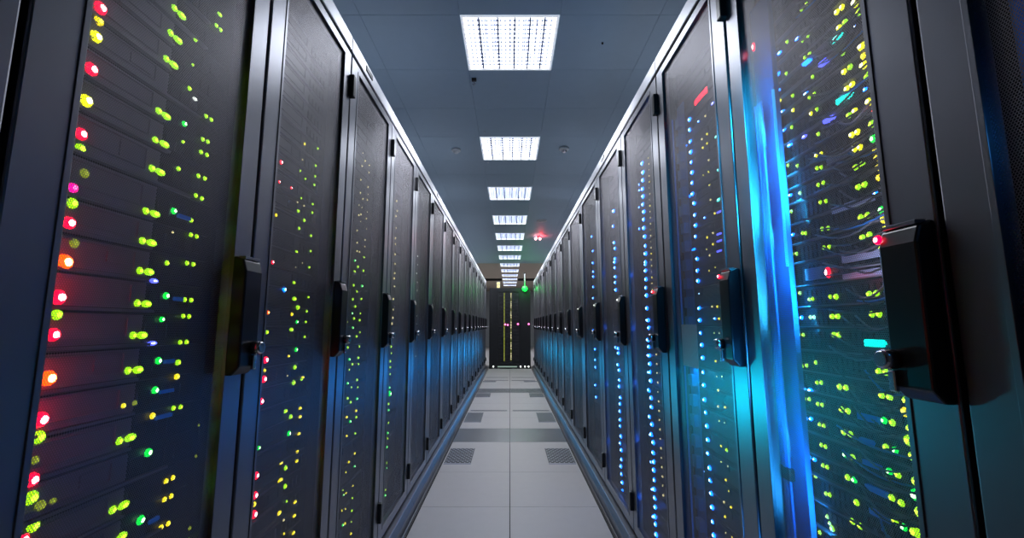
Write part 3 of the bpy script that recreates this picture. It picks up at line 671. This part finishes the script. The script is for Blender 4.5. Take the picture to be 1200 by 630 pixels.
# pale label plates on the switches
for u0, v0, u1, v1, hh, m_ in ((968, 190, 999, 176, .016, 'lav'), (974, 246, 1022, 232, .014, 'lav'), (986, 305, 1040, 293, .016, 'lav'), (987, 325, 1045, 314, .015, 'lav'), (943, 321, 968, 319, .030, 'bezel'),
                               (1004, 487, 1028, 492, .014, 'ribbon_b'), (1006, 514, 1022, 520, .010, 'ribbon_b'), (1010, 540, 1030, 548, .010, 'ribbon_b'), (1013, 568, 1038, 582, .012, 'ribbon_b'), (1018, 598, 1042, 610, .012, 'ribbon_b')):
    ya, za = on_side(u0, v0, XS - .006); yb, zb = on_side(u1, v1, XS - .006)
    lo, hi = sorted((ya, yb)); zc = (za + zb) / 2
    t = server_at(1, 1, zc); O = Vector(t.location)
    mb = MB().box(XS - 0.006, XS + 0.002, lo, hi, zc - hh / 2, zc + hh / 2); mb.v = [tuple(Vector(q) - O) for q in mb.v]
    o = link('label_plate', mb.mesh('label_plate', 0.001, 1), M[m_], t); o['label'] = 'pale lavender label plate' if m_ == 'lav' else 'grey label plate' if m_ == 'bezel' else 'blue label ribbon'
# blue ribbons in the first left cabinet
for u0, v0, u1, v1 in ((203, 350, 213, 350.5), (192, 424, 203, 422.5), (187, 459, 202, 457), (182, 489, 200, 486), (174, 611, 185, 607), (208, 253, 222, 256)):
    ya, za = on_side(u0, v0, -XS); yb, zb = on_side(u1, v1, -XS)
    lo, hi = sorted((ya, yb)); zc = (za + zb) / 2; t = server_at(-1, 1, zc); O = Vector(t.location)
    mb = MB().box(-XS + 0.004, -XS - 0.002, lo, hi, zc - 0.004, zc + 0.004); mb.v = [tuple(Vector(q) - O) for q in mb.v]
    link('blue_ribbon', mb.mesh('blue_ribbon'), M['ribbon_b'], t)['label'] = 'short blue ribbon'

# ------------------------------------------------------------------ cables in the first right cabinet
def curve_pts(a, b, sag, n=9, out=0.0, wob=0.0):
    r = []
    for k in range(n):
        q = k / (n - 1)
        r.append((a[0] + (b[0] - a[0]) * q - out * math.sin(math.pi * q), a[1] + (b[1] - a[1]) * q, a[2] + (b[2] - a[2]) * q - sag * math.sin(math.pi * q) + wob * math.sin(7 * q + a[1] * 40)))
    return r
cc = 0
for k, (za, zb, t) in enumerate(reversed(SRV[(1, 1)])):
    if zb > 2.16 or za < 0.42: continue
    for q in range(4):
        ya = 0.775 + q * 0.022 + rnd.uniform(-.01, .01); yb = rnd.choice((0.93, 0.97, 1.02)) + rnd.uniform(-.015, .015)
        zc = (za + zb) / 2
        col = 'cable_b' if (q == 0 and k % 3 == 0) or (q == 3 and k % 2 and za < 1.0) else 'cable_g' if (q + k) % 4 == 1 else 'cable_k'
        mb = MB().tube(curve_pts((XS - .004, ya, zc + rnd.uniform(-.015, .015)), (XS - .004, yb, zc + rnd.uniform(-.02, .02)), rnd.uniform(.008, .04), 9, rnd.uniform(.004, .014), .002), 0.0022, 6)
        o = link('patch_cable', mb.mesh('patch_cable'), M[col])
        tag(o, '%s patch cable, near right cabinet, %s switch from the top, %s from the right' % ({'cable_b': 'blue', 'cable_g': 'grey', 'cable_k': 'black'}[col], ORD[k], ORD[q]), 'cable', 'patch cables in the near right cabinet')
        cc += 1
# vertical blue bundle beside the door stile
CX = 0.7055
for k in range(9):
    yb = 1.142 + k * 0.0086; m_ = 'cable_b'
    pts = []
    for j in range(30):
        z = 0.14 + j * (1.84 - 0.14) / 29
        pts.append((CX + 0.0015 * math.sin(z * 3 + k * 1.3), yb + 0.003 * math.sin(z * 2.1 + k), z))
    o = link('blue_cable', MB().tube(pts, 0.0038, 6).mesh('blue_cable'), M[m_])
    tag(o, 'thin bright blue cable in the vertical bundle, %s from its right side' % ORD[k], 'cable', 'blue cables of the vertical bundle')
for z, w_ in ((0.845, 'upper'), (0.52, 'lower')):
    tag(link('cable_tie', MB().box(-0.008, 0.008, -0.042, 0.042, -0.016, 0.016).mesh('cable_tie', 0.004), M['black'], None, (CX + 0.001, 1.176, z)), '%s black cable tie wrapped round the vertical blue bundle' % w_, 'cable tie')
t = thing('cable_manager', 'tall blue cable manager plate behind the bright blue bundle', 'cable manager', (0.738, 1.06, 0.14))
link('back_plate', MB().box(0, 0.004, 0.055, 0.155, 0, 2.03).mesh(), M['plate_b'], t)
link('side_lip', MB().box(-0.012, 0.0, 0.051, 0.055, 0, 2.03).mesh(), M['plate_b'], t)
link('light_line', MB().box(-0.018, -0.012, 0.050, 0.054, 1.23, 1.72).mesh(), M['strip_c'], t)['label'] = 'thin glowing cyan line'
for (u, v) in ((883, 55), (886, 236), (889, 282), (894, 322), (896, 346), (898, 368), (899, 388)):
    y, z = on_side(u, v, 0.697)
    led('R', 1, (0.698, min(y, 1.215), z), t, 0.005 if v > 100 else 0.006, 1.0, lz=2.2 if v < 100 else 1)
# added lamps brighten the bundle and the inside of the cabinet
for z, e, g in ((0.35, 1.3, .30), (0.90, 1.5, .36), (1.40, 2.6, .48), (1.68, 3.2, .52)):
    o = lamp('bundle_fill', 'AREA', (0.687, 1.085, z + 0.0), e, (0.02, g, 1.0), shape='RECTANGLE', size=0.015, size_y=0.55)
    o.rotation_euler = Vector((0.025, 0.07, 0)).to_track_quat('-Z', 'Z').to_euler()
for y_, zs_, s_, i_ in ((1.50, (0.3, 0.6, 0.9, 1.2, 1.5, 1.8), 1, 2), (2.36, (0.3, 0.6, 0.9, 1.2, 1.5, 1.8), 1, 3), (3.05, (0.4, 0.8, 1.2, 1.6), 1, 4)):
    for z in zs_: lamp('led_column_glow', 'POINT', (0.70, y_, z), 0.05, (0.01, 0.14, 1.0), shadow_soft_size=0.01)
for z in (1.65, 1.42, 1.33): lamp('label_plate_fill', 'POINT', (0.70, 0.86, z), 0.14, (0.7, 0.75, 1.0), shadow_soft_size=0.03)  # added fill lamps that brighten the label plates
lamp('red_bar_light', 'POINT', (0.715, 0.905, 1.31), 0.03, (1, 0.02, 0.02), shadow_soft_size=0.01)

# second right cabinet: notched cable manager, paper sheet, added cyan fill lamp
t = thing('cable_manager', 'notched blue cable manager along the far side of the second right cabinet', 'cable manager', (0.72, 1.72, 0.14))
ntc = MB().box(0, 0.004, -0.03, 0.04, 0, 2.0)
for k in range(26): ntc.box(-0.02, 0, -0.022, 0.012, 0.02 + k * 0.075, 0.062 + k * 0.075)
link('notched_plate', ntc.mesh(), M['plate_b'], t)
led_l = link('light_line', MB().box(-0.026, -0.021, 0.030, 0.034, 0.05, 1.95).mesh(), M['ribbon_b'], t); led_l['label'] = 'thin dim blue line'
ya, z0 = on_side(799, 380, 0.69); yb, z1 = on_side(819.5, 432, 0.69)
ps = MB().box(0.688, 0.6892, yb, ya, z1 + 0.0, z0)
tag(link('paper_sheet', ps.mesh(), M['paper']), 'small blank grey paper sheet hung behind the mesh of the second right cabinet', 'paper')
lamp('cyan_interior_fill', 'AREA', (0.715, 1.52, 1.05), 0.9, (0.0, 0.55, 0.85), (0, 0, 0), shape='RECTANGLE', size=0.05, size_y=0.4)
# red spill from the big lights of the first left cabinet
for v, u in ((307, 74), (348, 67), (443, 55), (491, 46)):
    y, z = on_side(u, v, -0.73)
    lamp('red_light_spill', 'POINT', (-0.722, y, z), 0.08, (1, 0.0, 0.03), shadow_soft_size=0.01)
y, z = on_side(307, 450, -0.73)
lamp('red_light_spill', 'POINT', (-0.722, y, z), 0.08, (1, 0.0, 0.03), shadow_soft_size=0.01)

# nearest right cabinet: a few hanging cables glimpsed at the photo's edge
for k in range(5):
    yb = 0.425 + k * 0.033
    pts = [(0.73, yb + 0.01 * math.sin(z * 2 + k) - (0.03 if z < 1.2 else 0), z) for z in [0.2 + j * 0.1 for j in range(21)]]
    tag(link('blue_cable', MB().tube(pts, 0.009, 6).mesh(), M['cable_b']), 'dim blue cable hanging at the right edge of the photo, %s from the cabinet edge' % ORD[4 - k], 'cable', 'hanging cables at the right edge')
lamp('edge_cable_fill', 'POINT', (0.695, 0.46, 1.5), 0.25, (0.05, 0.4, 1.0), shadow_soft_size=0.03)  # added fill lamp so the hanging cables show

# ------------------------------------------------------------------ cabinet closing the aisle
YE = 12.2
t = thing('server_cabinet', 'black server cabinet closing the far end of the aisle, facing the camera', 'server cabinet', (0, YE, 0))
O = Vector(t.location)
def epart(name, mb, m, parent=None, bevel=0.0):
    mb.v = [tuple(Vector(q) - O) for q in mb.v]; return link(name, mb.mesh(name, bevel), m, parent or t)
ZT = 2.25
epart('body', MB().box(-0.58, -0.36, YE + .02, YE + 1, 0, ZT).box(0.30, 0.58, YE + .02, YE + 1, 0, ZT).box(-0.36, 0.30, YE + .9, YE + 1, 0, ZT).box(-0.36, 0.30, YE + .02, YE + .9, ZT - .12, ZT).box(-0.36, 0.30, YE + .02, YE + .9, 0, .14), M['body'])
r_ = ring(-0.36, 0.30, 0.12, 2.2, .05, .05, .05, .05, YE, YE + .02)
r_.v = [(b, a, c) for a, b, c in r_.v]
dr = epart('door', r_, M['body'], bevel=0.002)
m_end = perforated('perforated_steel_end', (0.05, 0.05, 0.06), 0.0062, 0.00255, 0.42, 0.4, (0, 2))
epart('perforated_panel', MB().box(-0.312, 0.252, YE + .006, YE + .0072, .168, 2.152), m_end, dr)
epart('side_post', MB().box(-0.56, -0.50, YE, YE + .02, 0.05, ZT - .02), M['body'])
bb = MB().box(-0.34, 0.20, YE - .005, YE + .02, .045, .075)
epart('base_light', bb, M['foot'])['label'] = 'pale lit strip along the foot'
for x in (-0.46, 0.30, 0.42, 0.52):
    o = link('foot_light', MB().lathe([(0.02, 0), (0.018, -.012), (0.01, -.018)], 12, 'y').mesh(), LEDM['W'][1], t, (x, 0.02, .06))
for nm, x0, x1, y_ in (('handle', 0.262, 0.292, YE),):
    epart('handle', MB().box(x0, x1, y_ - .03, y_, 1.10, 1.37), M['handle'], dr, 0.004)
EN = 20; e0, e1 = .2, 2.12
for k in range(EN):
    za = e0 + (e1 - e0) * k / EN + .002; zb = e0 + (e1 - e0) * (k + 1) / EN - .002
    q = thing('rack_server', 'black rack server, %s from the top in the cabinet closing the aisle' % ORD[EN - 1 - k], 'server', (0, YE + .06, za), 'servers in the end cabinet')
    link('chassis', MB().box(-0.36, 0.30, 0, .7, 0, zb - za).mesh(), M['chassis'], q)
    link('light_column', MB().box(-0.168, -0.148, -.012, 0, 0.004, zb - za - 0.004).mesh(), LEDM['D'][1], q)['label'] = 'yellow-green lit column'
    for dz in (.25, .7):
        link('status_light', MB().box(0.02, 0.045, -.010, 0, (zb - za) * dz - .009, (zb - za) * dz + .009).mesh(), LEDM['P' if (k * 2 + int(dz * 3)) % 3 else 'D'][1], q)
    if k > 13: link('dim_column', MB().box(0.20, 0.225, -.008, 0, 0.004, zb - za - .004).mesh(), M['bezel_d'], q)
for (u, v) in ((592, 380), (595, 380.5), (607, 379.5), (619.6, 379.5)):
    x, z = on_depth(u, v, YE - .02)
    link('status_light', bulb_mesh(0.026, 'M', 'status_light'), [], t, (x, -.015, z))['label'] = 'pink-red status light'
# green lamp on top of it
x, z = on_depth(615, 338, YE - .08)
t = thing('signal_lamp', 'glowing green signal lamp at the top right of the end cabinet', 'lamp', (x, YE - .08, z))
bm_ = bulb_mesh(0.085, 'G', 'bulb'); bm_.materials.clear(); bm_.materials.append(LEDM['G'][0]); link('bulb', bm_, [], t)
link('stem', MB().tube([(0, 0, .09), (0, 0, .42), (0, .10, .42)], .014, 8).mesh(), M['white'], t)
link('bracket', MB().box(-.03, .03, .06, .12, -.10, .46).mesh(bevel=.004), M['black'], t)
lamp('green_signal_light', 'POINT', (x, YE - .25, z), 5, (0.02, 1, 0.1), shadow_soft_size=0.05)
x, z = on_depth(584, 332, 12.5)
t = thing('box_lamp', 'small pale box lamp standing on the top left of the end cabinet', 'lamp', (x, 12.5, 2.25))
link('housing', MB().box(-.05, .05, -.03, .05, 0, .20).mesh(bevel=.006), M['white'], t)
link('lens', MB().box(-.04, .04, -.036, -.03, .03, .09).box(-.04, .04, -.036, -.03, .12, .18).mesh(), LEDM['P'][0], t)
